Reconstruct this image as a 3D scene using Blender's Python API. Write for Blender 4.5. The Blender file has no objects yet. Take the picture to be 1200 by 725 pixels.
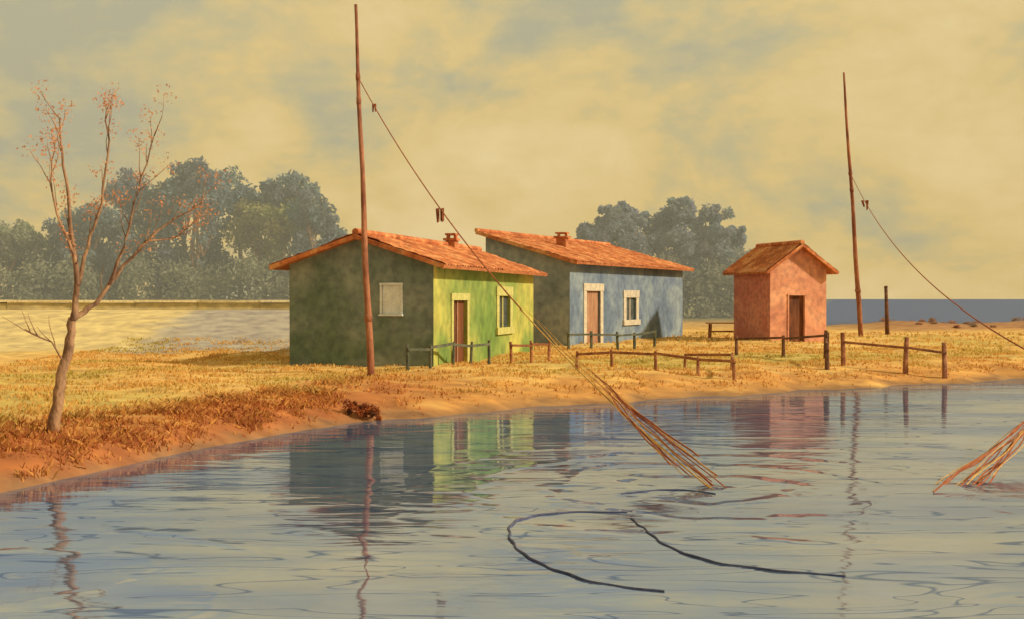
import bpy, math, random
import numpy as np
from mathutils import Vector, noise as mnoise
random.seed(7); rng=np.random.default_rng(7)
scene=bpy.context.scene
COL=scene.collection

# ------------------------------------------------------------ helpers
def mesh_obj(name, verts, faces, mat=None, parent=None, cols=None, smooth=False):
    me=bpy.data.meshes.new(name)
    me.from_pydata([tuple(v) for v in verts],[],[tuple(f) for f in faces])
    me.update()
    if smooth:
        me.polygons.foreach_set('use_smooth',[True]*len(me.polygons))
    ob=bpy.data.objects.new(name,me); COL.objects.link(ob)
    if mat: me.materials.append(mat)
    if parent: ob.parent=parent
    return ob
def fast_mesh(name, V, F, mat, cols=None, parent=None):
    me=bpy.data.meshes.new(name); k=F.shape[1]
    me.vertices.add(len(V)); me.vertices.foreach_set('co',V.astype(np.float32).ravel())
    me.loops.add(F.size); me.loops.foreach_set('vertex_index',F.astype(np.int32).ravel())
    me.polygons.add(len(F)); me.polygons.foreach_set('loop_start',np.arange(0,F.size,k,dtype=np.int32))
    me.polygons.foreach_set('loop_total',np.full(len(F),k,dtype=np.int32))
    me.update(calc_edges=True); me.validate()
    if cols is not None:
        a=me.color_attributes.new('Col','FLOAT_COLOR','POINT')
        c=np.ones((len(V),4),dtype=np.float32); c[:,:3]=cols
        a.data.foreach_set('color',c.ravel())
    me.materials.append(mat)
    ob=bpy.data.objects.new(name,me); COL.objects.link(ob)
    if parent: ob.parent=parent
    return ob
def empty(name, loc=(0,0,0)):
    e=bpy.data.objects.new(name,None); e.empty_display_size=0.3; COL.objects.link(e); return e

def nodes_of(name):
    m=bpy.data.materials.new(name); m.use_nodes=True
    nt=m.node_tree; b=nt.nodes['Principled BSDF']
    return m,nt,b
def brush_mat(name, c1, c2, scale=3.0, rough=0.85, bump=0.25, stretch=(1,1,1), rot=(0,0,0), c3=None, spec=0.2, fine=1.0, mul=.6):
    m,nt,b=nodes_of(name); N=nt.nodes; L=nt.links
    tc=N.new('ShaderNodeTexCoord'); mp=N.new('ShaderNodeMapping')
    mp.inputs['Scale'].default_value=stretch; mp.inputs['Rotation'].default_value=rot
    L.new(tc.outputs['Object'],mp.inputs['Vector'])
    n1=N.new('ShaderNodeTexNoise'); n1.inputs['Scale'].default_value=scale; n1.inputs['Detail'].default_value=6; n1.inputs['Distortion'].default_value=0.6
    L.new(mp.outputs[0],n1.inputs['Vector'])
    n2=N.new('ShaderNodeTexNoise'); n2.inputs['Scale'].default_value=scale*5*fine; n2.inputs['Detail'].default_value=4
    L.new(mp.outputs[0],n2.inputs['Vector'])
    r=N.new('ShaderNodeValToRGB'); r.color_ramp.elements[0].position=0.36; r.color_ramp.elements[1].position=0.64
    r.color_ramp.elements[0].color=(*c1,1); r.color_ramp.elements[1].color=(*c2,1)
    if c3:
        e=r.color_ramp.elements.new(0.5); e.color=(*c3,1)
    L.new(n1.outputs['Fac'],r.inputs[0])
    mx=N.new('ShaderNodeMix'); mx.data_type='RGBA'; mx.blend_type='MULTIPLY'; mx.inputs[0].default_value=mul
    r2=N.new('ShaderNodeValToRGB'); r2.color_ramp.elements[0].position=0.35; r2.color_ramp.elements[1].position=0.62
    r2.color_ramp.elements[0].color=(.6,.6,.65,1); r2.color_ramp.elements[1].color=(1.15,1.12,1.05,1)
    L.new(n2.outputs['Fac'],r2.inputs[0]); L.new(r.outputs[0],mx.inputs[6]); L.new(r2.outputs[0],mx.inputs[7])
    L.new(mx.outputs[2],b.inputs['Base Color'])
    b.inputs['Roughness'].default_value=rough; b.inputs['Specular IOR Level'].default_value=spec
    bp=N.new('ShaderNodeBump'); bp.inputs['Strength'].default_value=bump; bp.inputs['Distance'].default_value=0.04
    L.new(n2.outputs['Fac'],bp.inputs['Height']); L.new(bp.outputs[0],b.inputs['Normal'])
    return m
def attr_mat(name, rough=0.9, nscale=1.0, amt=0.5, transl=0.0, stretch=(1,1,1), bump=0.0, bdist=.08):
    m,nt,b=nodes_of(name); N=nt.nodes; L=nt.links
    at=N.new('ShaderNodeAttribute'); at.attribute_name='Col'
    tc=N.new('ShaderNodeTexCoord'); mp=N.new('ShaderNodeMapping'); mp.inputs['Scale'].default_value=stretch
    L.new(tc.outputs['Object'],mp.inputs['Vector'])
    n=N.new('ShaderNodeTexNoise'); n.inputs['Scale'].default_value=nscale; n.inputs['Detail'].default_value=7; n.inputs['Distortion'].default_value=.4
    L.new(mp.outputs[0],n.inputs['Vector'])
    r=N.new('ShaderNodeValToRGB'); r.color_ramp.elements[0].position=.33; r.color_ramp.elements[1].position=.66
    r.color_ramp.elements[0].color=(.6,.55,.6,1); r.color_ramp.elements[1].color=(1.2,1.15,1.0,1)
    L.new(n.outputs['Fac'],r.inputs[0])
    mx=N.new('ShaderNodeMix'); mx.data_type='RGBA'; mx.blend_type='MULTIPLY'; mx.inputs[0].default_value=amt
    L.new(at.outputs['Color'],mx.inputs[6]); L.new(r.outputs[0],mx.inputs[7])
    L.new(mx.outputs[2],b.inputs['Base Color']); b.inputs['Roughness'].default_value=rough
    b.inputs['Specular IOR Level'].default_value=.1
    if bump:
        bp=N.new('ShaderNodeBump'); bp.inputs['Strength'].default_value=bump; bp.inputs['Distance'].default_value=bdist
        L.new(n.outputs['Fac'],bp.inputs['Height']); L.new(bp.outputs[0],b.inputs['Normal'])
    if transl:
        t=N.new('ShaderNodeBsdfTranslucent'); L.new(mx.outputs[2],t.inputs['Color'])
        df=N.new('ShaderNodeBsdfDiffuse'); L.new(mx.outputs[2],df.inputs['Color'])
        ms=N.new('ShaderNodeMixShader'); ms.inputs[0].default_value=transl
        L.new(df.outputs[0],ms.inputs[1]); L.new(t.outputs[0],ms.inputs[2]); L.new(ms.outputs[0],N['Material Output'].inputs['Surface'])
    return m

class MB:
    def __init__(s): s.v=[]; s.f=[]
    def add(s,v,f):
        o=len(s.v); s.v+= [tuple(x) for x in v]; s.f+=[tuple(i+o for i in q) for q in f]
    def tube(s,pts,rads,n=7,jit=0.0):
        pts=[Vector(p) for p in pts]; rings=[]
        for i,p in enumerate(pts):
            t=(pts[min(i+1,len(pts)-1)]-pts[max(i-1,0)]).normalized()
            a=Vector((0,0,1)) if abs(t.z)<.9 else Vector((1,0,0))
            x=t.cross(a).normalized(); y=t.cross(x).normalized()
            r=rads[i]; rings.append([p+(x*math.cos(k*2*math.pi/n)+y*math.sin(k*2*math.pi/n))*r*(1+random.uniform(-jit,jit)) for k in range(n)])
        v=[q for r in rings for q in r]; f=[]
        for i in range(len(pts)-1):
            for k in range(n):
                f.append((i*n+k,i*n+(k+1)%n,(i+1)*n+(k+1)%n,(i+1)*n+k))
        f.append(tuple(range(n))[::-1]); f.append(tuple((len(pts)-1)*n+k for k in range(n)))
        s.add(v,f)
    def beam(s,p,q,w,h,up=(0,0,1),taper=1.0):
        p=Vector(p); q=Vector(q); t=(q-p).normalized(); up=Vector(up)
        if abs(t.dot(up))>.95: up=Vector((0.3,1,0)).normalized()
        x=t.cross(up).normalized(); y=x.cross(t).normalized()
        v=[]
        for e,(c,k) in enumerate(((p,1),(q,taper))):
            for a,b in((-1,-1),(1,-1),(1,1),(-1,1)):
                v.append(c+x*a*w/2*k*random.uniform(.93,1.07)+y*b*h/2*k*random.uniform(.93,1.07))
        s.add(v,[(0,1,2,3),(7,6,5,4),(0,4,5,1),(1,5,6,2),(2,6,7,3),(3,7,4,0)])
    def obj(s,name,mat,parent=None,smooth=False):
        return mesh_obj(name,s.v,s.f,mat,parent,smooth=smooth)

# ------------------------------------------------------------ terrain
SX=np.array([-3000,-200,-60,-30,-12,-8,-6.58,-5.77,-5.15,-3.38,-.94,2.05,6.8,11,16,25,60,200,3000.])
SY=np.array([-200,-20,0,3.5,8.3,11.6,14.25,16.7,19.1,22,24.4,26.6,29.5,31.9,34.6,38,42,44,44.])
WZ=-0.5
def sstep(a,b,x):
    t=np.clip((x-a)/(b-a),0,1); return t*t*(3-2*t)
def inland(x,y):
    a=(y-np.interp(x,SX,SY)-0.25*np.sin(x*1.7+.5)-0.12*np.sin(x*4.1)-.05*np.sin(x*11))*.85
    b=np.maximum(86-y+1.2*np.sin(x*.3),(0.283*y-x)*.9)
    return np.minimum(a,b)
def height(x,y):
    x=np.asarray(x,float); y=np.asarray(y,float)
    s=inland(x,y)
    z=np.where(s<0,WZ+np.maximum(.22*s,-2.0),WZ+.5*(1-np.exp(-np.maximum(s,0)/1.6)))
    bump=.035*np.sin(x*1.3+y*.7)+.03*np.sin(x*.61-y*1.1+2)+.02*np.sin(x*3.1+y*2.3)
    z=z+bump*sstep(.3,3,s)*(1-.8*(1-sstep(-8,-3.5,x))*sstep(42,45,y))
    w=1-sstep(-8,-3.5,x)
    e=sstep(0,1,(y-43)/9.0)*(1-.6*sstep(60,75,y))
    z=z+w*e*1.5
    z=z+.75*np.exp(-((y-76)/6.0)**2)*sstep(22,28,x)*(0.7+.3*np.sin(x*.35))
    return z
def h1(x,y): return float(height(x,y))

xs=np.concatenate([-np.geomspace(3000,32,26),np.arange(-30,38,.33),np.geomspace(40,3000,26)])
ys=np.concatenate([[-200,-120,-60,-30,-15,-5,0,4,7],np.arange(9,60,.33),np.arange(60,100,.8),np.geomspace(102,4500,34)])
GX,GY=np.meshgrid(xs,ys); GZ=height(GX,GY)
V=np.stack([GX.ravel(),GY.ravel(),GZ.ravel()],1)
nx=len(xs); ny=len(ys)
I=np.arange(nx*ny).reshape(ny,nx)
F=np.stack([I[:-1,:-1].ravel(),I[:-1,1:].ravel(),I[1:,1:].ravel(),I[1:,:-1].ravel()],1)
def vn(x,y,sc,sd=0):
    return np.array([mnoise.noise(Vector((a*sc,b*sc,sd))) for a,b in zip(x,y)])
px_,py_=V[:,0],V[:,1]
nA=vn(px_,py_,.35); nB=vn(px_,py_*2,.9,5); nC=vn(px_,py_,.12,9)
S=inland(px_,py_)
def ground_col(x,y,S,nA,nB,nC):
    n=len(x); gold=np.array([.64,.39,.13]); straw=np.array([.70,.49,.19]); green=np.array([.44,.39,.12]); red=np.array([.36,.12,.05]); org=np.array([.54,.27,.09]); wet=np.array([.26,.16,.09]); cream=np.array([.62,.51,.27]); shade_grey=np.array([.34,.33,.34]); ochre=np.array([.54,.29,.10])
    c=np.tile(gold,(n,1))
    def mixc(c,k,f): f=np.clip(f,0,1)[:,None]; return c*(1-f)+k*f
    c=mixc(c,straw,.5+nA*1.5)
    c=mixc(c,green,np.clip((nC*2.2+nB*.6)*.7,0,.6)*sstep(2.0,5,S)*(y<60))
    c=mixc(c,org,(1-sstep(.8,4.0,S+nB*3+nA))*.85)
    left=1-sstep(-4,0,x)
    c=mixc(c,ochre,left*(1-sstep(3,9,S)))
    c=mixc(c,red,left*(1-sstep(2.0,6.0,S+nB*5+nA*3))*.85)
    c=mixc(c,wet,(1-sstep(.0,.7,S+nB*.6))*.85)
    em=(1-sstep(-8,-3.5,x))*sstep(41,44,y+nB*1.2)*(1-sstep(60,66,y))
    c=mixc(c,cream,em)
    c=mixc(c,shade_grey,sstep(-15.8,-14,x+nB*1.5)*(1-sstep(-7,-5,x))*sstep(40.5,42,y+nB)*(1-sstep(52,53,y))*.85)  # painted shade: grey-blue tint extends the green hut's shadow over the bank
    brown=np.array([.34,.17,.10])
    c=mixc(c,brown,sstep(20,26,x)*sstep(66,71,y+nA*3)*.8)
    c=mixc(c,np.array([.20,.22,.13]),sstep(90,110,y))
    return c
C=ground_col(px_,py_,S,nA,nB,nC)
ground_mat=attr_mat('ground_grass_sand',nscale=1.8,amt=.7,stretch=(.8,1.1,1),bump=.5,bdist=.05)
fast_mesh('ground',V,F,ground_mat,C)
bpy.data.objects['ground'].data.polygons.foreach_set('use_smooth',[True]*len(F))

# ------------------------------------------------------------ water
def water_mat(name, diff, gloss, fac, rough, scale, strength, rings=None, streak=0.0):
    m=bpy.data.materials.new(name); m.use_nodes=True; nt=m.node_tree; N=nt.nodes; L=nt.links
    N.remove(N['Principled BSDF']); out=N['Material Output']
    tc=N.new('ShaderNodeTexCoord'); mp=N.new('ShaderNodeMapping'); mp.inputs['Scale'].default_value=(.42,1.5,1); mp.inputs['Rotation'].default_value=(0,0,math.radians(9))
    L.new(tc.outputs['Object'],mp.inputs['Vector'])
    n1=N.new('ShaderNodeTexNoise'); n1.inputs['Scale'].default_value=scale; n1.inputs['Detail'].default_value=3; n1.inputs['Distortion'].default_value=.8
    L.new(mp.outputs[0],n1.inputs['Vector'])
    n2=N.new('ShaderNodeTexNoise'); n2.inputs['Scale'].default_value=scale*.28; n2.inputs['Detail'].default_value=2; n2.inputs['Distortion'].default_value=1.2
    L.new(mp.outputs[0],n2.inputs['Vector'])
    add=N.new('ShaderNodeMath'); add.operation='MULTIPLY_ADD'; add.inputs[1].default_value=1.6
    L.new(n2.outputs['Fac'],add.inputs[0]); L.new(n1.outputs['Fac'],add.inputs[2])
    h=add.outputs[0]
    for (cx,cy,R,amp) in (rings or []):
        g=N.new('ShaderNodeNewGeometry'); sub=N.new('ShaderNodeVectorMath'); sub.operation='SUBTRACT'; sub.inputs[1].default_value=(cx,cy,WZ)
        L.new(g.outputs['Position'],sub.inputs[0])
        wn=N.new('ShaderNodeTexNoise'); wn.inputs['Scale'].default_value=.9; L.new(g.outputs['Position'],wn.inputs['Vector'])
        ln=N.new('ShaderNodeVectorMath'); ln.operation='LENGTH'; L.new(sub.outputs[0],ln.inputs[0])
        w=N.new('ShaderNodeMath'); w.operation='MULTIPLY_ADD'; w.inputs[1].default_value=1.2; L.new(wn.outputs['Fac'],w.inputs[0]); L.new(ln.outputs['Value'],w.inputs[2])
        k=N.new('ShaderNodeMath'); k.operation='MULTIPLY'; k.inputs[1].default_value=2*math.pi/2.2; L.new(w.outputs[0],k.inputs[0])
        s=N.new('ShaderNodeMath'); s.operation='SINE'; L.new(k.outputs[0],s.inputs[0])
        s3=N.new('ShaderNodeMath'); s3.operation='POWER'; ab=N.new('ShaderNodeMath'); ab.operation='ABSOLUTE'; L.new(s.outputs[0],ab.inputs[0]); L.new(ab.outputs[0],s3.inputs[0]); s3.inputs[1].default_value=12
        mr=N.new('ShaderNodeMapRange'); mr.inputs['From Min'].default_value=R*.35; mr.inputs['From Max'].default_value=R; mr.inputs['To Min'].default_value=amp; mr.inputs['To Max'].default_value=0
        L.new(ln.outputs['Value'],mr.inputs['Value'])
        ml=N.new('ShaderNodeMath'); ml.operation='MULTIPLY_ADD'; L.new(s3.outputs[0],ml.inputs[0]); L.new(mr.outputs[0],ml.inputs[1]); L.new(h,ml.inputs[2]); h=ml.outputs[0]
    bp=N.new('ShaderNodeBump'); bp.inputs['Strength'].default_value=strength; bp.inputs['Distance'].default_value=.1
    L.new(h,bp.inputs['Height'])
    r=N.new('ShaderNodeValToRGB'); r.color_ramp.elements[0].position=.35; r.color_ramp.elements[1].position=.62
    r.color_ramp.elements[0].color=(diff[0]*.6,diff[1]*.65,diff[2]*.85,1); r.color_ramp.elements[1].color=(diff[0]*1.25,diff[1]*1.2,diff[2]*1.05,1)
    n3=N.new('ShaderNodeTexNoise'); n3.inputs['Scale'].default_value=scale*.6; n3.inputs['Detail'].default_value=7; n3.inputs['Distortion'].default_value=1
    L.new(mp.outputs[0],n3.inputs['Vector']); L.new(n3.outputs['Fac'],r.inputs[0])
    col=r.outputs[0]
    g=N.new('ShaderNodeBsdfGlossy'); g.inputs['Color'].default_value=(*gloss,1); g.inputs['Roughness'].default_value=rough
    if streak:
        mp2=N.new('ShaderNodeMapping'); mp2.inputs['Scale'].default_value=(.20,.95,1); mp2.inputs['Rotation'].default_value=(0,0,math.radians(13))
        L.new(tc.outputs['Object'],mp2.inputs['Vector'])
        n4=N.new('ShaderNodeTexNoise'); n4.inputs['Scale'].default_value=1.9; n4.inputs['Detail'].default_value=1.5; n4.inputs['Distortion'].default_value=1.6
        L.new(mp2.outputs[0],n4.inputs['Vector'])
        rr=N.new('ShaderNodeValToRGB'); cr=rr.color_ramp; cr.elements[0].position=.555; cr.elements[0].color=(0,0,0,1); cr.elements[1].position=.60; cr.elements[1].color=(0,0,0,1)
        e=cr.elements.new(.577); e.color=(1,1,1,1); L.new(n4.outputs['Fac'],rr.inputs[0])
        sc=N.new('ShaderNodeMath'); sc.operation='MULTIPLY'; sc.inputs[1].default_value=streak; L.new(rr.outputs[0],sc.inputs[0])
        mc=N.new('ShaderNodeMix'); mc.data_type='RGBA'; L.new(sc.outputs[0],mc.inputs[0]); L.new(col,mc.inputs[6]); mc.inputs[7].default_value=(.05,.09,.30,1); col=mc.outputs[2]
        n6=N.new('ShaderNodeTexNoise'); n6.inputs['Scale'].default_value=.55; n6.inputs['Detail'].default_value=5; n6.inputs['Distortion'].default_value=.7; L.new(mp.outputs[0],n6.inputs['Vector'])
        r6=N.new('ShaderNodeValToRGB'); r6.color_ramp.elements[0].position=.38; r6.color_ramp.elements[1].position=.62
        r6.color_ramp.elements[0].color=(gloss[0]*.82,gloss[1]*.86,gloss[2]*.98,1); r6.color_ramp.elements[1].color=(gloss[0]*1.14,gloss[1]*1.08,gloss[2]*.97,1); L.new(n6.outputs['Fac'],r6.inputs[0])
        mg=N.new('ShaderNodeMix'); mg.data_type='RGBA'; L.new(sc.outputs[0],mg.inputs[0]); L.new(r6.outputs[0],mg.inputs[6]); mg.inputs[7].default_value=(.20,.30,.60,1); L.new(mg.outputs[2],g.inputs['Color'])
    d=N.new('ShaderNodeBsdfDiffuse'); L.new(col,d.inputs['Color'])
    L.new(bp.outputs[0],g.inputs['Normal']); 
    mx=N.new('ShaderNodeMixShader'); mx.inputs[0].default_value=fac
    L.new(d.outputs[0],mx.inputs[1]); L.new(g.outputs[0],mx.inputs[2]); L.new(mx.outputs[0],out.inputs['Surface'])
    return m
river_mat=water_mat('river_water',(.16,.23,.42),(.60,.70,.95),.80,.055,1.5,.09,rings=[(2.7,14.6,5.5,1.6),(-4.5,10.0,4.0,.9)],streak=.85)
sea_mat=water_mat('sea_water',(.035,.075,.26),(.3,.4,.8),.12,.3,.6,.5)
mesh_obj('river_water',[(-600,-180,WZ),(600,-180,WZ),(600,62,WZ),(-600,62,WZ)],[(0,1,2,3)],river_mat)
mesh_obj('sea',[(-100,64,WZ),(5000,64,WZ),(5000,5000,WZ),(-100,5000,WZ)],[(0,1,2,3)],sea_mat)

# ------------------------------------------------------------ huts
def wall(name, A, d, nrm, L, H, ops, mat, parent, thick=.18, top=None, zb=-.35):
    A=Vector(A); d=Vector((*d,0)); n=Vector((*nrm,0)); mb=MB()
    ts=sorted(set([0,L]+[o[0] for o in ops]+[o[1] for o in ops])); zs=sorted(set([zb,H]+[max(o[2],zb) for o in ops]+[o[3] for o in ops]))
    P=lambda t,z,o=0:A+d*t+n*o+Vector((0,0,z))
    for i in range(len(ts)-1):
        for j in range(len(zs)-1):
            tc=(ts[i]+ts[i+1])/2; zc=(zs[j]+zs[j+1])/2
            if any(o[0]<tc<o[1] and max(o[2],zb)<zc<o[3] for o in ops): continue
            mb.add([P(ts[i],zs[j]),P(ts[i+1],zs[j]),P(ts[i+1],zs[j+1]),P(ts[i],zs[j+1])],[(0,1,2,3)])
    if top:
        pts=[P(0,H)]+[P(t,z) for t,z in top]+[P(L,H)] 
        mb.add(pts,[tuple(range(len(pts)))])
    for (t0,t1,z0,z1) in ops:
        z0=max(z0,zb)
        for a,b in(((t0,z0),(t0,z1)),((t0,z1),(t1,z1)),((t1,z1),(t1,z0)),((t1,z0),(t0,z0))):
            mb.add([P(*a),P(*b),P(*b,-thick),P(*a,-thick)],[(0,1,2,3)])
    return mb.obj(name,mat,parent)
def panel(name,A,d,nrm,t0,t1,z0,z1,o0,o1,mat,parent):
    A=Vector(A); d=Vector((*d,0)); n=Vector((*nrm,0)); mb=MB()
    P=lambda t,z,o:A+d*t+n*o+Vector((0,0,z))
    mb.add([P(t0,z0,o0),P(t1,z0,o0),P(t1,z1,o0),P(t0,z1,o0),P(t0,z0,o1),P(t1,z0,o1),P(t1,z1,o1),P(t0,z1,o1)],
        [(0,1,2,3),(7,6,5,4),(0,4,5,1),(1,5,6,2),(2,6,7,3),(3,7,4,0)])
    return mb.obj(name,mat,parent)
def frame(name,A,d,nrm,t0,t1,z0,z1,w,mat,parent,sill=True,out=.035):
    A=Vector(A); dd=Vector((*d,0)); n=Vector((*nrm,0)); mb=MB()
    def bx(a0,a1,b0,b1,o0=.003,o1=out):
        P=lambda t,z,o:A+dd*t+n*o+Vector((0,0,z))
        mb.add([P(a0,b0,o0),P(a1,b0,o0),P(a1,b1,o0),P(a0,b1,o0),P(a0,b0,o1),P(a1,b0,o1),P(a1,b1,o1),P(a0,b1,o1)],
        [(0,1,2,3),(7,6,5,4),(0,4,5,1),(1,5,6,2),(2,6,7,3),(3,7,4,0)])
    bx(t0-w,t0,z0,z1); bx(t1,t1+w,z0,z1); bx(t0-w*1.15,t1+w*1.15,z1,z1+w*1.1,.003,out+.015)
    if sill: bx(t0-w*1.3,t1+w*1.3,z0-w*.8,z0,.003,out+.06)
    return mb.obj(name,mat,parent)
def roof_plane(name,O,r,Lr,s,Ls,mat,parent,rib=.26,thick=.06,amp=.028):
    O=Vector(O); r=Vector(r).normalized(); s=Vector(s).normalized(); n=r.cross(s).normalized()
    if n.z<0: n=-n
    nu=int(Lr/rib)*6; rows=max(4,int(Ls/.42)); nv=rows*3
    v=[];f=[]
    for j in range(nv+1):
        vv=Ls*j/nv; row=(j%3)/3.0
        for i in range(nu+1):
            uu=Lr*i/nu
            hgt=amp*(math.cos(2*math.pi*uu/(Lr/(nu//6)))) - .03*(1-row) + .05*mnoise.noise(Vector((uu*.8,vv*1.0,O.x)))
            e=.035*mnoise.noise(Vector((uu*5,O.x,3))) if j==nv else 0
            v.append(O+r*uu+s*(vv+e)+n*(thick+amp+hgt))
    for j in range(nv):
        for i in range(nu):
            a=j*(nu+1)+i; f.append((a,a+1,a+nu+2,a+nu+1))
    mesh_obj(name,v,f,mat,parent)
    mb=MB(); q=[O,O+r*Lr,O+r*Lr+s*Ls,O+s*Ls]
    mb.add([p-n*.05 for p in q]+[p+n*thick*.8 for p in q],[(3,2,1,0),(4,5,6,7),(0,1,5,4),(1,2,6,5),(2,3,7,6),(3,0,4,7)])
    return mb.obj(name+'_deck',roof_dark,parent)

roof_m=brush_mat('terracotta_tiles',(.38,.12,.05),(.68,.32,.14),1.3,.85,.3,c3=(.54,.18,.07),mul=.8)
roof_dark=brush_mat('terracotta_verge',(.34,.11,.045),(.52,.21,.09),4,.85,.2)
pale=brush_mat('whitewashed_frame',(.46,.41,.34),(.62,.56,.43),5,.8,.2)
pale_g=brush_mat('pale_green_frame',(.42,.43,.14),(.56,.52,.20),5,.8,.2)
dark_door=brush_mat('dark_door_wood',(.10,.035,.018),(.20,.07,.03),4,.7,.3,stretch=(1,1,.2))
brown_door=brush_mat('brown_door_wood',(.30,.15,.09),(.42,.24,.15),4,.7,.3,stretch=(1,1,.2))
glass_m=brush_mat('dark_window_pane',(.05,.06,.07),(.10,.12,.12),3,.25,.1,spec=.6)
shutter=brush_mat('white_shutter',(.62,.65,.68),(.76,.78,.78),5,.8,.2,mul=.3)

def chimney(base,w,h,mat,capmat,parent):
    mb=MB(); x,y,z=base
    mb.beam((x,y,z-.5),(x,y,z+h),w,w,taper=.94); mb.obj('chimney_stack',mat,parent)
    mb=MB(); mb.beam((x,y,z+h+.002),(x,y,z+h+.09),w*1.3,w*1.3)
    for a,b in((-1,-1),(1,-1),(1,1),(-1,1)): mb.beam((x+a*w*.35,y+b*w*.35,z+h+.09),(x+a*w*.35,y+b*w*.35,z+h+.2),.1,.1)
    mb.beam((x,y,z+h+.202),(x,y,z+h+.27),w*1.1,w*1.1)
    mb.obj('chimney_cap',capmat,parent)

def unit(a,b):
    l=math.hypot(a,b); return (a/l,b/l)
# ---- green hut
g=empty('green_fishing_hut')
A=Vector((-2.3,32.5,0)); u=unit(-.962,.273); v=unit(.273,.962); W=4.65; Ln=11.5; H=3.05; PK=3.82
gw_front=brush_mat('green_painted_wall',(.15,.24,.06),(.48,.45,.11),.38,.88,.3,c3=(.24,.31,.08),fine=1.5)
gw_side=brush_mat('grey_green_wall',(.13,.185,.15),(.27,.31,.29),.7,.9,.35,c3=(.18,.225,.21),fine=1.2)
nf=(-u[0],-u[1]); ng=(-v[0],-v[1])
fo=[(1.75,3.1,-.35,1.95),(6.7,8.1,1.0,2.1)]
wall('front_wall',A,v,nf,Ln,H,fo,gw_front,g)
go=[(1.02,1.62,1.55,2.4)]
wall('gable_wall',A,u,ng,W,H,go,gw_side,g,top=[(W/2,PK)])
B=A+Vector((*u,0))*W
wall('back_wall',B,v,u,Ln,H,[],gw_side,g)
Cc=A+Vector((*v,0))*Ln
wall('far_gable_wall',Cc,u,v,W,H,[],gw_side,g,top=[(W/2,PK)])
panel('door',A,v,nf,1.75,3.1,-.3,1.95,-.15,-.10,dark_door,g)
panel('door_meeting_stile',A,v,nf,2.38,2.46,-.3,1.93,-.098,-.07,brown_door,g)
frame('door_frame',A,v,nf,1.75,3.1,-.3,1.95,.2,pale_g,g,sill=False)
panel('window_pane',A,v,nf,6.7,8.1,1.0,2.1,-.12,-.09,glass_m,g)
frame('window_frame',A,v,nf,6.7,8.1,1.0,2.1,.3,pale_g,g)
panel('window_mullion',A,v,nf,7.35,7.45,1.0,2.1,-.088,-.05,pale_g,g)
panel('gable_shutter',A,u,ng,1.02,1.62,1.55,2.4,-.1,-.02,shutter,g)
frame('gable_window_frame',A,u,ng,1.02,1.62,1.55,2.4,.06,shutter,g)
U=Vector((*u,0)); Vv=Vector((*v,0))
def gable_roof(A,U,Vv,W,Ln,H,PK,oh,og,mat,parent):
    rise=PK-H; sl=math.hypot(W/2,rise); 
    ridge=A+U*W/2+Vector((0,0,PK+.03))-Vv*og
    sR=(-U*(W/2)+Vector((0,0,-rise))).normalized(); sL=(U*(W/2)+Vector((0,0,-rise))).normalized()
    roof_plane('roof_front',ridge,Vv,Ln+2*og,sR,sl+oh,mat,parent)
    roof_plane('roof_back',ridge,Vv,Ln+2*og,sL,sl+oh,mat,parent)
    mb=MB(); mb.tube([ridge+Vector((0,0,.12)),ridge+Vv*(Ln+2*og)+Vector((0,0,.12))],[.11,.11],8); mb.obj('ridge_tiles',mat,parent)
    mb=MB(); e=ridge-Vv*.03
    mb.beam(e+Vector((0,0,-.02)),e+sR*(sl+oh),.05,.13); mb.beam(e+Vector((0,0,-.02)),e+sL*(sl+oh),.05,.13); mb.obj('verge_boards',mat,parent)
gable_roof(A,U,Vv,W,Ln,H,PK,.5,.35,roof_m,g)
cp=A+U*(W/2-.15)+Vv*8.0
chimney((cp.x,cp.y,PK+.05),.38,.25,roof_dark,roof_m,g)

# ---- blue hut (mono-pitch roof)
g=empty('blue_fishing_hut')
A=Vector((2.5,48,0)); v=unit(.479,.878); u=(-v[1],v[0]); W=4.2; Ln=14.2; H=3.65; HB=4.85
nf=(v[1],-v[0]); ng=(-v[0],-v[1]); U=Vector((*u,0)); Vv=Vector((*v,0))
bw=brush_mat('blue_painted_wall',(.12,.17,.25),(.23,.29,.34),.5,.88,.3,c3=(.16,.215,.30),fine=1.3)
bs=brush_mat('blue_grey_wall',(.20,.245,.285),(.32,.36,.38),.7,.9,.35)
fo=[(1.7,3.2,-.35,2.35),(6.25,7.5,1.0,2.05)]
wall('front_wall',A,v,nf,Ln,H,fo,bw,g)
wall('gable_wall',A,u,ng,W,H,[],bs,g,top=[(W,HB)])
wall('far_wall',A+Vv*Ln,u,v,W,H,[],bs,g,top=[(W,HB)])
wall('back_wall',A+U*W,v,u,Ln,HB,[],bs,g)
panel('door',A,v,nf,1.7,3.2,-.3,2.35,-.15,-.10,brown_door,g)
frame('door_frame',A,v,nf,1.7,3.2,-.3,2.35,.3,pale,g,sill=False)
panel('window_pane',A,v,nf,6.25,7.5,1.0,2.05,-.12,-.09,glass_m,g)
frame('window_frame',A,v,nf,6.25,7.5,1.0,2.05,.32,pale,g)
panel('window_mullion',A,v,nf,6.83,6.92,1.0,2.05,-.088,-.05,pale,g)
rise=HB-H; sl=math.hypot(W,rise); sd=(-U*W+Vector((0,0,-rise))).normalized()
ridge=A+U*W+Vector((0,0,HB+.03))-Vv*.35-sd*.3
roof_plane('roof',ridge,Vv,Ln+.7,sd,sl+.85,roof_m,g)
mb=MB(); mb.beam(ridge-Vv*.03,ridge-Vv*.03+sd*(sl+.85),.05,.14); mb.obj('verge_board',roof_m,g)
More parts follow.
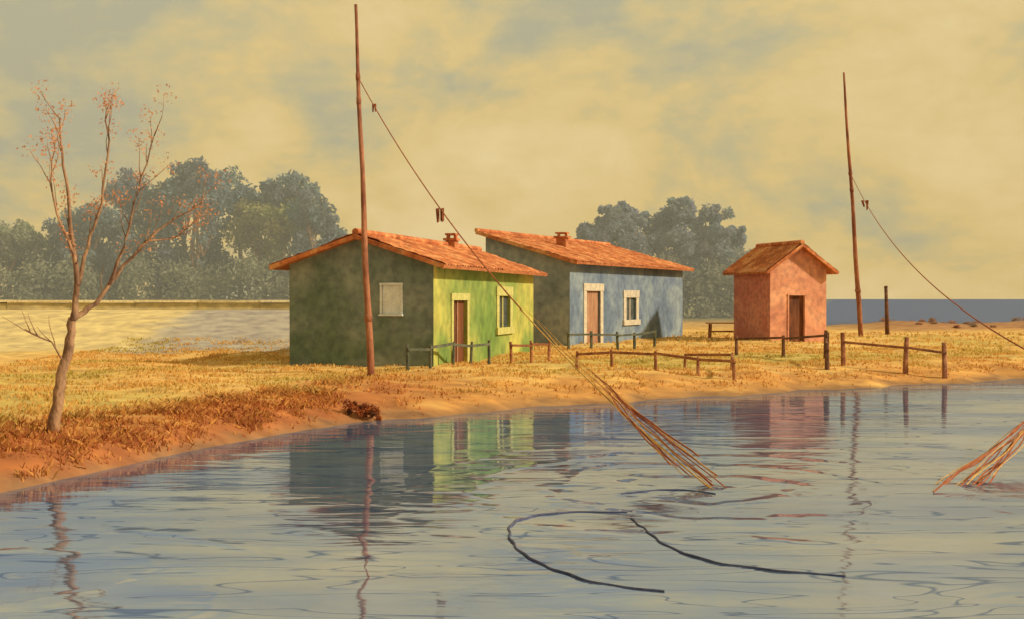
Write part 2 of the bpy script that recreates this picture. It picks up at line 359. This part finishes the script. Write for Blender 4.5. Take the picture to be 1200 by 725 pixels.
mb=MB(); mb.tube([ridge+Vector((0,0,.1)),ridge+Vv*(Ln+.7)+Vector((0,0,.1))],[.1,.1],8); mb.obj('top_ridge_tiles',roof_m,g)
cp=A+U*2.6+Vv*4.6
chimney((cp.x,cp.y,4.4),.5,.5,roof_dark,roof_m,g)

# ---- pink hut
g=empty('pink_fishing_hut')
A=Vector((12.1,52,0)); d=unit(.95,.31); n_f=(d[1],-d[0]); s_=(-d[1],d[0]); W=3.05; Ln=3.4; H=3.45; PK=4.5
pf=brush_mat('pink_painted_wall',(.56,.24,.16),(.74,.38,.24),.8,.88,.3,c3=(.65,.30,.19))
ps=brush_mat('pink_wall_shaded',(.50,.18,.14),(.60,.26,.19),1.0,.9,.3)  # shade put into the colour: darker pink for walls turned from the sun
fo=[(1.0,1.85,-.35,2.15)]
wall('gable_wall',A,d,n_f,W,H,fo,pf,g,top=[(W/2,PK)])
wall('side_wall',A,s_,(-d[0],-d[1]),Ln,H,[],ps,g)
D3=Vector((*d,0)); S3=Vector((*s_,0))
wall('far_side_wall',A+D3*W,s_,d,Ln,H,[],pf,g)
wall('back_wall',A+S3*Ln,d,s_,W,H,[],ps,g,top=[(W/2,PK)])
panel('door',A,d,n_f,1.0,1.85,-.3,2.15,-.15,-.10,dark_door,g)
frame('door_frame',A,d,n_f,1.0,1.85,-.3,2.15,.07,pf,g,sill=False)
gable_roof(A,D3,S3,W,Ln,H,PK,.5,.35,roof_m,g)

# ---- long low pale wall on the bank behind the green hut
wallm=brush_mat('pale_limewashed_wall',(.46,.37,.20),(.58,.48,.27),.5,.9,.3,stretch=(1,1,2),c3=(.52,.43,.23))
capm=brush_mat('pale_coping',(.72,.60,.38),(.80,.70,.46),2,.9,.2)
lw=empty('low_wall'); mb=MB(); mc=MB()
xk=-60.0; 
while xk<-6:
    x2=xk+3.0; y1=53+.15*math.sin(xk*.3); y2=53+.15*math.sin(x2*.3)
    mb.beam((xk,y1,1.25),(x2-.02,y2,1.25),.35,1.1); mc.beam((xk,y1,1.87),(x2-.03,y2,1.87+random.uniform(-.015,.015)),.5,.12); xk=x2
mb.obj('wall_body',wallm,lw); mc.obj('coping',capm,lw)

# ------------------------------------------------------------ masts with nets
pole_m=brush_mat('reddish_weathered_pole',(.20,.07,.04),(.40,.17,.09),3,.85,.4,stretch=(1,1,.35))
rope_m=brush_mat('red_brown_rope',(.26,.07,.035),(.40,.14,.06),6,.9,.1)
cord_y=brush_mat('ochre_cord',(.50,.27,.07),(.66,.40,.12),6,.9,.1)
cord_b=brush_mat('wet_dark_cord',(.05,.06,.11),(.09,.09,.16),6,.7,.1)
def curve_pts(a,b,sag,n=24):
    a=Vector(a);b=Vector(b); return [a.lerp(b,i/n)+Vector((0,0,-sag*4*(i/n)*(1-i/n))) for i in range(n+1)]
def mast(base,top,r0,r1,anchor_t,tgt,sag,rr,bends,parent,ycut=.60):
    base=Vector(base);top=Vector(top); n=16
    pts=[base.lerp(top,i/n)+Vector((bends*math.sin(i*.9)*.5,bends*math.sin(i*.5+1),0))*(i>0) for i in range(n+1)]
    mb=MB(); mb.tube(pts,[r0+(r1-r0)*i/n for i in range(n+1)],9,.08)
    for t in (.2,anchor_t-.02,anchor_t+.06): 
        p=pts[int(t*n)]; rk=(r0+(r1-r0)*t)*1.3; mb.tube([p-Vector((0,0,.1)),p,p+Vector((0,0,.1))],[rk*.9,rk,rk*.9],9,.1)
    mb.obj('pole',pole_m,parent,True)
    a=pts[int(round(anchor_t*n))]
    rp=curve_pts(a,tgt,sag); k=int(len(rp)*ycut)
    mb=MB(); mb.tube(rp[:k+1],[rr]*(k+1),6); mb.obj('rope',rope_m,parent)
    if k<len(rp)-2:
        mb=MB(); mb.tube(rp[k:],[rr*.8]*(len(rp)-k),6); mb.obj('lower_rope',cord_y,parent)
    return a,rp
def tags(rp,idx,sizes,parent):
    mb=MB()
    for i,size in zip(idx,sizes):
        p=rp[i]
        for k in range(3):
            x=random.uniform(-.35,.35)*size
            a=p+Vector((x,0,.02)); w=size*.16
            b=a+Vector((random.uniform(-.15,.3)*size,random.uniform(-.2,.2)*size,-size*random.uniform(.7,1.2)))
            mb.add([a-Vector((w,0,0)),a+Vector((w,0,.02)),b+Vector((w*.7,.03,0)),b-Vector((w*.6,0,.03))],[(0,1,2,3)])
            mb.add([a-Vector((0,w,0)),a+Vector((0,w,.02)),b+Vector((0,w*.7,0)),b-Vector((0,w*.6,.03))],[(0,1,2,3)])
    mb.obj('cloth_tags',rope_m,parent)
def net_strands(P0,P1,parent,n_red,n_y,spread,s_red=(.45,.62)):
    P0=Vector(P0);P1=Vector(P1)
    for cnt,m_,nm,sr in((n_red,rope_m,'net_cords_red',s_red),(n_y,cord_y,'net_cords_ochre',(0,.5))):
        mb=MB()
        for k in range(cnt):
            s0=random.uniform(*sr); e1=random.uniform(.84,1.0)
            f=(k+.5)/cnt*2-1
            off=Vector((f*spread,random.uniform(-.3,.3)*spread,random.uniform(-.12,.12)))
            a=P0.lerp(P1,s0)+off*(.25*s0); b=P0.lerp(P1,e1)+off
            if b.z<WZ-.1: b.z=WZ-.1
            ph=random.uniform(0,6); pts=[]
            for i in range(15):
                q=a.lerp(b,i/14); q+=Vector((math.sin(i*1.1+ph)*.022,0,-.06*math.sin(i/14*math.pi)+math.sin(i*.8+ph)*.014)); pts.append(q)
            r=random.uniform(.006,.013) if nm.endswith('red') else .0055
            mb.tube(pts,[r*(.5+.6*math.sin(min(1,i/6)*1.57)) for i in range(15)],5)
        mb.obj(nm,m_,parent)
def float_line(ctrl,parent,r=.010):
    """cord drifting on the surface: Catmull-Rom through control points"""
    P=[Vector((x,y,WZ+.004)) for x,y in ctrl]; P=[P[0]*2-P[1]]+P+[P[-1]*2-P[-2]]; out=[]
    for i in range(1,len(P)-2):
        for k in range(10):
            t=k/10; a,b_,c,d_=P[i-1],P[i],P[i+1],P[i+2]
            out.append(.5*((2*b_)+(c-a)*t+(2*a-5*b_+4*c-d_)*t*t+(3*b_-a-3*c+d_)*t**3))
    out.append(P[-2]); n=len(out)
    out=[q+Vector((.012*math.sin(i*.9),.012*math.sin(i*.7+1),.003*math.sin(i*.5))) for i,q in enumerate(out)]
    mb=MB(); mb.tube(out,[r*(.5+.5*math.sin(math.pi*min(1,max(0,i/(n-1)))))+.002 for i in range(n)],6); mb.obj('floating_net_line',cord_b,parent)

m1=empty('fishing_net_mast')
tgt=(2.75,14.4,WZ-.1)
a,rp=mast((-3.75,29.5,-.4),(-4.16,29.5,9.8),.10,.04,.80,tgt,.85,.014,.03,m1)
tags(rp,[2,9],[.16,.26],m1)
net_strands(rp[14],tgt,m1,9,5,.36)
float_line([(1.35,12.95),(.75,13.0),(.25,12.75),(0.0,12.3),(-.02,11.6),(.1,10.9),(.35,10.3),(.75,9.75),(1.3,9.45)],m1,.013)
float_line([(1.35,12.6),(1.45,12.0),(1.55,11.3),(1.85,10.6),(2.4,10.2),(3.0,10.0)],m1,.011)
float_line([(1.4,14.2),(1.9,14.5),(2.35,14.45),(2.6,14.2)],m1,.008)
m2=empty('fishing_net_mast')
stk=Vector((10.2,20,.62))
a,rp2=mast((18.9,60,-.3),(17.9,60,14.2),.14,.055,.60,stk,1.3,.018,.03,m2,ycut=1.0)
tags(rp2,[4],[.4],m2)
mb=MB(); mb.tube([stk+Vector((.1,0,-2.4)),stk+Vector((0,0,.5))],[.07,.05],8,.1); mb.obj('net_stake',pole_m,m2,True)
net_strands(stk,(5.5,14.2,WZ-.1),m2,10,5,.42,(.15,.5))

# ------------------------------------------------------------ fences, bench, posts
wood_g=brush_mat('dark_teal_wood',(.07,.085,.07),(.15,.15,.10),4,.85,.4)
wood_r=brush_mat('red_brown_wood',(.24,.09,.05),(.42,.19,.09),4,.85,.4)
wood_d=brush_mat('dark_brown_wood',(.10,.05,.035),(.24,.11,.06),4,.85,.4)
def fence(name,pts,hs,mat,w=.09,rails=(1.0,),over=.1):
    e=empty(name)
    mb=MB()
    for (x,y),h in zip(pts,hs):
        z=h1(x,y); hh=h+over+random.uniform(-.03,.05); lx=random.uniform(-.05,.05)
        mb.tube([(x,y,z-.3),(x+lx*.5,y,z+hh*.5),(x+lx,y,z+hh)],[w*.56,w*.52,w*.45],7,.12)
    mb.obj('posts',mat,e)
    mb=MB()
    for i in range(len(pts)-1):
        for r in rails:
            (x0,y0),(x1,y1)=pts[i],pts[i+1]
            z0=h1(x0,y0)+hs[i]*r; z1=h1(x1,y1)+hs[i+1]*r
            mb.beam((x0-.0,y0-w*.6,z0+random.uniform(-.03,.03)),(x1,y1-w*.6,z1+random.uniform(-.03,.03)),.055,.075)
    mb.obj('rails',mat,e); return e
fence('wooden_fence',[(-2.95,31.5),(-2.35,31.9),(-1.75,32.8),(-1.25,33.4),(-.7,34.0)],[.6,.58,.6,.58,.6],wood_g)
fence('wooden_fence',[(0,34.4),(.62,34.6),(1.15,34.7)],[.6,.55,.55],wood_r)
fence('wooden_fence',[(2.2,42.8),(3.1,43.3),(4.2,43.9),(4.9,44.3),(5.75,44.8)],[.62,.58,.6,.6,.62],wood_g,w=.11)
fence('wooden_fence',[(7.9,39),(9.3,38),(10.4,36.6)],[.55,.65,.8],wood_d,w=.12)
fence('wooden_fence',[(10.35,34.6),(11.95,33.7),(13.05,33.4)],[.75,.85,.8],wood_r,w=.15,rails=(.95,),over=.28)
fence('wooden_fence',[(9.55,33.6),(10.35,36.6)],[.55,.7],wood_d,w=.14,over=.25)
fence('wooden_fence',[(1.9,32.6),(2.9,32.2),(4.1,31.6),(5.2,31.0),(6.1,30.4)],[.45,.44,.46,.45,.5],wood_r,w=.09,over=.05)
fence('wooden_fence',[(5.1,32.8),(6.4,32.4),(6.1,30.4)],[.45,.45,.5],wood_r,w=.08,over=.04)
b=empty('wooden_bench'); mb=MB()
for dx,dy in((0,0),(1.5,.2)):
    for oy in(0,.4):
        mb.beam((10.1+dx,56.5+dy+oy,-.1),(10.1+dx+.04,56.5+dy+oy,.74),.1,.1)
    mb.beam((10.1+dx,56.5+dy-.05,.45),(10.1+dx,56.5+dy+.45,.45),.06,.08)
mb.beam((10.1,56.7,.35),(11.6,56.9,.35),.06,.08)
mb.obj('trestle_legs',wood_r,b); mb=MB()
for k in range(3): mb.beam((9.95,56.52+k*.2,.78),(11.8,56.72+k*.2,.78),.17,.05)
mb.obj('seat_boards',wood_r,b)
mb=MB(); mb.tube([(21,62,-.4),(20.95,62,1.2),(20.9,62,2.6)],[.13,.11,.09],8,.1); mb.tube([(20.9,62,2.6),(20.88,62,2.7)],[.12,.09],8); mb.obj('mooring_post',wood_d,None,True)

# ------------------------------------------------------------ bare tree
leaf_m=attr_mat('foliage',nscale=.25,amt=.35,transl=.45)
bark=brush_mat('bare_tree_bark',(.20,.105,.06),(.40,.23,.125),5,.9,.5,stretch=(1,1,.4))
T=empty('bare_tree')
def tp(px,py,dy=0):
    return Vector(((px-600)/75*(1+dy/17.3), 17.3+dy, 2+(350-py)/75*(1+dy/17.3)))
mb=MB(); tips=[]
def branch(pts,r0,r1,sub=True):
    n=len(pts); P=[]
    for i in range(n-1):
        for k in range(4):
            P.append(Vector(pts[i]).lerp(Vector(pts[i+1]),k/4)+Vector((random.uniform(-1,1),random.uniform(-1,1),0))*.02)
    P.append(Vector(pts[-1])); m=len(P)
    mb.tube(P,[r0+(r1-r0)*(i/(m-1))**.8 for i in range(m)],7,.1)
    if sub:
        for i in range(int(m*.35),m):
            if random.random()<.75: 
                d=(P[min(i+1,m-1)]-P[i-1]).normalized(); q=P[i]; dd=(d+Vector((random.uniform(-.8,.8),random.uniform(-.8,.8),random.uniform(-.1,.6)))).normalized()
                l=random.uniform(.25,.7); Q=[q]
                for k in range(4): dd=(dd+Vector((random.uniform(-.25,.25),random.uniform(-.25,.25),.12))).normalized(); q=q+dd*l/4; Q.append(q)
                mb.tube(Q,[.010,.008,.006,.005,.003],5); tips.append(q)
        tips.append(P[-1])
branch([tp(63,506),tp(67,480),tp(70,450),tp(83,405),tp(86,372)],.105,.065,False)
branch([tp(86,374),tp(92,330,-.1),tp(84,262,-.2),tp(77,195,-.3),tp(72,140,-.3)],.058,.011)
branch([tp(86,374),tp(112,356,.1),tp(146,312,.3),tp(185,270,.4),tp(236,240,.5)],.052,.011)
branch([tp(92,335,-.1),tp(104,290,.1),tp(120,240,.2),tp(130,165,.3),tp(124,118,.3)],.036,.009)
branch([tp(130,333,.2),tp(150,280,0),tp(163,225,-.2),tp(182,160,-.3)],.032,.008)
branch([tp(88,300,-.15),tp(72,262,-.4),tp(60,215,-.5),tp(66,165,-.5)],.028,.008)
branch([tp(170,283,.35),tp(205,280,.6),tp(228,262,.7)],.02,.007)
branch([tp(78,430),tp(60,400,-.2),tp(30,385,-.4)],.018,.006)
mb.obj('trunk_and_limbs',bark,T,True)
def leaf_cloud(name,centers,rads,cnt,size,cols,mat,parent=None,flat=1.0):
    n=len(centers); idx=np.repeat(np.arange(n),cnt); M=len(idx)
    dirs=rng.normal(size=(M,3)); dirs/=np.linalg.norm(dirs,axis=1)[:,None]
    rr=rng.random(M)**.5
    P=np.asarray(centers)[idx]+dirs*(np.asarray(rads)[idx]*rr)[:,None]*np.array([1,1,flat])
    a=rng.normal(size=(M,3)); a/=np.linalg.norm(a,axis=1)[:,None]
    b=np.cross(a,rng.normal(size=(M,3))); b/=np.linalg.norm(b,axis=1)[:,None]
    sz=size*rng.uniform(.5,1.2,M)[:,None]
    Vt=np.stack([P-a*sz,P+b*sz*.5,P+a*sz,P-b*sz*.5],1).reshape(-1,3)
    Fq=np.arange(4*M).reshape(M,4)
    cc=np.asarray(cols)[idx]*rng.uniform(.85,1.15,(M,1)); cc=np.repeat(cc,4,axis=0)
    return fast_mesh(name,Vt,Fq,mat,cc,parent)
tips=[t_ for t_ in tips if t_.z>2.8]
leaf_cloud('autumn_leaves',np.array([tuple(t_) for t_ in tips]),np.full(len(tips),.20),34,.028,np.array([[.66,.32,.17]]*len(tips)),leaf_m,T)

# ------------------------------------------------------------ distant trees
def tree_mass(name,blobs,dist,s,seed,low):
    r=np.random.default_rng(seed); cen=[];rad=[];col=[]
    mbx=MB()
    for (px,py,rp_,tone) in blobs:
        cx=(px-600)/s; cz=2+(350-py)/s; R=rp_/s; cy=dist+r.uniform(-4,4)
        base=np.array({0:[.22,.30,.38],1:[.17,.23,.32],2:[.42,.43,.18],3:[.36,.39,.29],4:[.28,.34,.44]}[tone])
        for k in range(26):
            d=r.normal(size=3); d/=np.linalg.norm(d); q=r.uniform(.3,1.0)
            cen.append((cx+d[0]*R*q,cy+d[1]*R*q,cz+d[2]*R*q*.92)); rad.append(R*r.uniform(.22,.42)); 
            col.append(base*r.uniform(.88,1.14)*(1+.06*r.normal(size=3)*np.array([1,.5,1])))
        mbx.tube([(cx,cy,-.3),(cx+r.uniform(-.5,.5),cy,cz*.5),(cx+r.uniform(-.8,.8),cy,cz)],[.35,.25,.1],6)
        for k in range(4):
            a=r.uniform(0,6.28); mbx.tube([(cx,cy,cz*.6),(cx+math.cos(a)*R*.5,cy+math.sin(a)*R*.5,cz+R*.2)],[.14,.04],5)
    x0=min(b_[0] for b_ in blobs); x1=max(b_[0] for b_ in blobs)
    for k in range(170):
        px=r.uniform(x0,x1); cen.append(((px-600)/s,dist+r.uniform(-6,3),r.uniform(.5,5.5))); rad.append(r.uniform(1.2,2.4)); col.append(np.array(low)*r.uniform(.9,1.1))
    e=empty(name)
    mbx.obj('trunks',bark,e)
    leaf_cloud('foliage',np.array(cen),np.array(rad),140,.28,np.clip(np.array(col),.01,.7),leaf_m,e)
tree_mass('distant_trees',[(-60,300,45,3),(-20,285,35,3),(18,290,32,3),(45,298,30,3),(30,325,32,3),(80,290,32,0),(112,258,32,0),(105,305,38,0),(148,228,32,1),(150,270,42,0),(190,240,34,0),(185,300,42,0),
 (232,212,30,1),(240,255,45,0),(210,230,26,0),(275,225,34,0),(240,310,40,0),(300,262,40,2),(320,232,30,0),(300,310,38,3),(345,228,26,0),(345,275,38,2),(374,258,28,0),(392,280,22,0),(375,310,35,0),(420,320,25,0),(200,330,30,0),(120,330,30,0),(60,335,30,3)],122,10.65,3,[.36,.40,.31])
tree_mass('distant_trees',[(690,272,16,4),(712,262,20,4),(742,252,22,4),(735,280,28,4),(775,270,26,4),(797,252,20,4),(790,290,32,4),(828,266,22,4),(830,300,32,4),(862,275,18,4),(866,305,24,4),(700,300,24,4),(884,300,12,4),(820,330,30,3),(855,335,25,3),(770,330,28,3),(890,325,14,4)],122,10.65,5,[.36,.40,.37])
# evening haze lying between the huts and the wood (real scattering medium)
hz=bpy.data.materials.new('sea_haze'); hz.use_nodes=True; nt=hz.node_tree; nt.nodes.remove(nt.nodes['Principled BSDF'])
vs=nt.nodes.new('ShaderNodeVolumeScatter'); vs.inputs['Color'].default_value=(.78,.90,1.0,1); vs.inputs['Density'].default_value=.0105; vs.inputs['Anisotropy'].default_value=.0
nt.links.new(vs.outputs[0],nt.nodes['Material Output'].inputs['Volume'])
mb=MB(); X0,X1,Y0,Y1,Z0,Z1=-130,110,70,113,-3,34
mb.add([(X0,Y0,Z0),(X1,Y0,Z0),(X1,Y1,Z0),(X0,Y1,Z0),(X0,Y0,Z1),(X1,Y0,Z1),(X1,Y1,Z1),(X0,Y1,Z1)],[(3,2,1,0),(4,5,6,7),(0,1,5,4),(1,2,6,5),(2,3,7,6),(3,0,4,7)])
mb.obj('haze',hz)
cs=[];rs=[];cl=[]
for k in range(40):
    x=random.uniform(26,44); y=random.uniform(70,80); z=h1(x,y); r=random.uniform(.2,.4)
    cs.append((x,y,z+r*.25)); rs.append(r); cl.append([random.uniform(.34,.48),.24,.15])
leaf_cloud('dry_scrub',np.array(cs),np.array(rs),90,.09,np.array(cl),leaf_m,flat=.5)
cs=[];rs=[];cl=[]
for k in range(26):
    x=-3.05+random.uniform(-.34,.34); y=22.75+random.uniform(-.12,.15); z=h1(x,y); r=random.uniform(.05,.12)
    cs.append((x,y,z+r+random.uniform(0,.18))); rs.append(r); cl.append(random.choice([[.22,.06,.03],[.12,.05,.03],[.40,.12,.04]]))
leaf_cloud('waterside_shrub',np.array(cs),np.array(rs),90,.03,np.array(cl),leaf_m)

# ------------------------------------------------------------ grass
def grass(name,N,xr,yr,hrange,dens,seed,pal,wid=.014,lean=.35,taper_s=.25):
    r=np.random.default_rng(seed)
    x=r.uniform(*xr,N); y=r.uniform(*yr,N); s=inland(x,y)
    cl=vn(x,y*1.3,1.1,seed); cl2=vn(x,y,.3,seed+3)
    keep=(s>taper_s)&(r.random(N)<dens(x,y,s,cl,cl2))
    def inside(ax,ay,dx,dy,W,L): 
        px=x-ax;py=y-ay; a=px*dx+py*dy; b=-px*dy+py*dx; return (a>-.05)&(a<L+.05)&(b>-.05)&(b<W+.05)
    keep&=~inside(-2.3,32.5,.273,.962,4.7,11.5)&~inside(2.5,48,.479,.878,4.2,14.2)
    x=x[keep];y=y[keep];s=s[keep];cl=cl[keep];cl2=cl2[keep];n=len(x); z=height(x,y)
    h=r.uniform(*hrange,n)*(1+.8*np.clip(cl,-.5,.6)); ang=r.uniform(0,6.28,n)
    w=wid*r.uniform(.6,1.5,n)*(1+y/40)
    dx=np.cos(ang)*w;dy=np.sin(ang)*w; lx=r.normal(0,lean,n)*h; ly=r.normal(0,lean,n)*h
    P0=np.stack([x-dx,y-dy,z-.02],1);P1=np.stack([x+dx,y+dy,z-.02],1)
    P2=np.stack([x+lx*.4+dx*.6,y+ly*.4+dy*.6,z+h*.6],1);P3=np.stack([x+lx,y+ly,z+h],1)
    V=np.stack([P0,P1,P2,P3],1).reshape(-1,3); F=np.arange(4*n).reshape(n,4)
    c=pal(x,y,s,cl,cl2,r,n); return fast_mesh(name,V,F,grass_m,np.repeat(c,4,axis=0))
grass_m=attr_mat('dry_grass',nscale=2,amt=.2,transl=.45)
def pal1(x,y,s,cl,cl2,r,n):
    gold=np.array([.72,.45,.15]);green=np.array([.48,.46,.13]);red=np.array([.40,.12,.05]);org=np.array([.64,.30,.09])
    c=np.tile(gold,(n,1)); t=np.clip(.05+cl2*1.8+r.normal(0,.15,n),0,.75)[:,None]; c=c*(1-t)+green*t
    left=1-sstep(-4,0,x); f=(left*(1-sstep(3,9,s+cl*5))*.9+ (1-sstep(.5,3.5,s+cl*2))*.5+.12); f=np.clip(f+r.normal(0,.15,n),0,.9)[:,None]
    c=c*(1-f)+np.where(r.random(n)[:,None]<.5,red,org)*f
    return c*r.uniform(.85,1.15,(n,1))
grass('grass',150000,(-16,20),(14,46),(.025,.085),lambda x,y,s,cl,cl2:np.clip(.45+cl*1.6+.1*(x<-3),0,1)*sstep(.0,1.6,s),11,pal1,taper_s=.12)
grass('bank_scrub_grass',110000,(-14,-2),(12,30),(.03,.13),lambda x,y,s,cl,cl2:np.clip(cl*1.8+.5,0,1)*sstep(.0,.5,s)*(1-sstep(3.5,7.5,s))*(1-sstep(-4.6,-3.4,x)),23,pal1,wid=.010,taper_s=.03,lean=.7)
grass('meadow_grass',24000,(-22,40),(44,66),(.05,.13),lambda x,y,s,cl,cl2:np.clip(.3+cl,0,1)*sstep(-3,0,x),31,pal1,wid=.02)

# ------------------------------------------------------------ world, sun, camera
el=math.radians(33); az=math.atan2(.97,-.24)
Sd=Vector((math.sin(az)*math.cos(el),math.cos(az)*math.cos(el),math.sin(el)))
w=bpy.data.worlds.new('World'); scene.world=w; w.use_nodes=True; nt=w.node_tree; N=nt.nodes; L=nt.links
bg=N['Background']; out=N['World Output']
sky=N.new('ShaderNodeTexSky'); sky.sky_type='NISHITA'; sky.sun_disc=False; sky.sun_elevation=el; sky.sun_rotation=az
sky.dust_density=4; sky.air_density=1.5
L.new(sky.outputs[0],bg.inputs['Color']); bg.inputs['Strength'].default_value=.07
tc=N.new('ShaderNodeTexCoord'); mp=N.new('ShaderNodeMapping'); mp.inputs['Scale'].default_value=(1,1,1.5); mp.inputs['Rotation'].default_value=(0,math.radians(28),0)
L.new(tc.outputs['Generated'],mp.inputs['Vector'])
n1=N.new('ShaderNodeTexNoise'); n1.inputs['Scale'].default_value=5.0; n1.inputs['Detail'].default_value=7; n1.inputs['Roughness'].default_value=.6; n1.inputs['Distortion'].default_value=.25
L.new(mp.outputs[0],n1.inputs['Vector'])
sp=N.new('ShaderNodeSeparateXYZ'); L.new(tc.outputs['Generated'],sp.inputs[0])
mr=N.new('ShaderNodeMapRange'); mr.inputs['From Min'].default_value=0; mr.inputs['From Max'].default_value=.30; mr.inputs['To Min'].default_value=.065; mr.inputs['To Max'].default_value=-.05
L.new(sp.outputs['Z'],mr.inputs['Value'])
mrx=N.new('ShaderNodeMapRange'); mrx.inputs['From Min'].default_value=-.5; mrx.inputs['From Max'].default_value=.4; mrx.inputs['To Min'].default_value=-.04; mrx.inputs['To Max'].default_value=.04
L.new(sp.outputs['X'],mrx.inputs['Value'])
ad0=N.new('ShaderNodeMath'); ad0.operation='ADD'; L.new(mr.outputs[0],ad0.inputs[0]); L.new(mrx.outputs[0],ad0.inputs[1])
ad=N.new('ShaderNodeMath'); ad.operation='ADD'; L.new(n1.outputs['Fac'],ad.inputs[0]); L.new(ad0.outputs[0],ad.inputs[1])
mp3=N.new('ShaderNodeMapping'); mp3.inputs['Scale'].default_value=(1,1,3); mp3.inputs['Rotation'].default_value=(0,math.radians(38),0); L.new(tc.outputs['Generated'],mp3.inputs['Vector'])
n5=N.new('ShaderNodeTexNoise'); n5.inputs['Scale'].default_value=38; n5.inputs['Detail'].default_value=4; L.new(mp3.outputs[0],n5.inputs['Vector'])
ad2=N.new('ShaderNodeMath'); ad2.operation='MULTIPLY_ADD'; ad2.inputs[1].default_value=.10; L.new(n5.outputs['Fac'],ad2.inputs[0]); L.new(ad.outputs[0],ad2.inputs[2])
r=N.new('ShaderNodeValToRGB'); cr=r.color_ramp; cr.elements[0].position=.42; cr.elements[0].color=(.44,.43,.29,1); cr.elements[1].position=.74; cr.elements[1].color=(.98,.76,.36,1)
e=cr.elements.new(.49); e.color=(.60,.52,.26,1); e=cr.elements.new(.58); e.color=(.84,.62,.215,1)
L.new(ad2.outputs[0],r.inputs[0])
bg2=N.new('ShaderNodeBackground'); bg2.inputs['Strength'].default_value=1.0
L.new(r.outputs[0],bg2.inputs['Color'])
mx=N.new('ShaderNodeMixShader'); mx.inputs[0].default_value=.90
L.new(bg.outputs[0],mx.inputs[1]); L.new(bg2.outputs[0],mx.inputs[2]); L.new(mx.outputs[0],out.inputs['Surface'])

sun=bpy.data.lights.new('sun','SUN'); sun.energy=4.2; sun.angle=math.radians(3.0); sun.color=(1,.86,.62)
so=bpy.data.objects.new('sun',sun); COL.objects.link(so); so.rotation_euler=Sd.to_track_quat('Z','Y').to_euler(); so.location=(30,0,30)
cam=bpy.data.cameras.new('camera'); cam.lens=39; cam.sensor_width=36; cam.clip_end=8000; cam.clip_start=.1
co=bpy.data.objects.new('camera',cam); COL.objects.link(co); co.location=(0,0,2.0)
co.rotation_euler=(math.radians(90-.55),0,0); scene.camera=co
scene.view_settings.view_transform='Standard'; scene.view_settings.look='None'; scene.view_settings.exposure=0
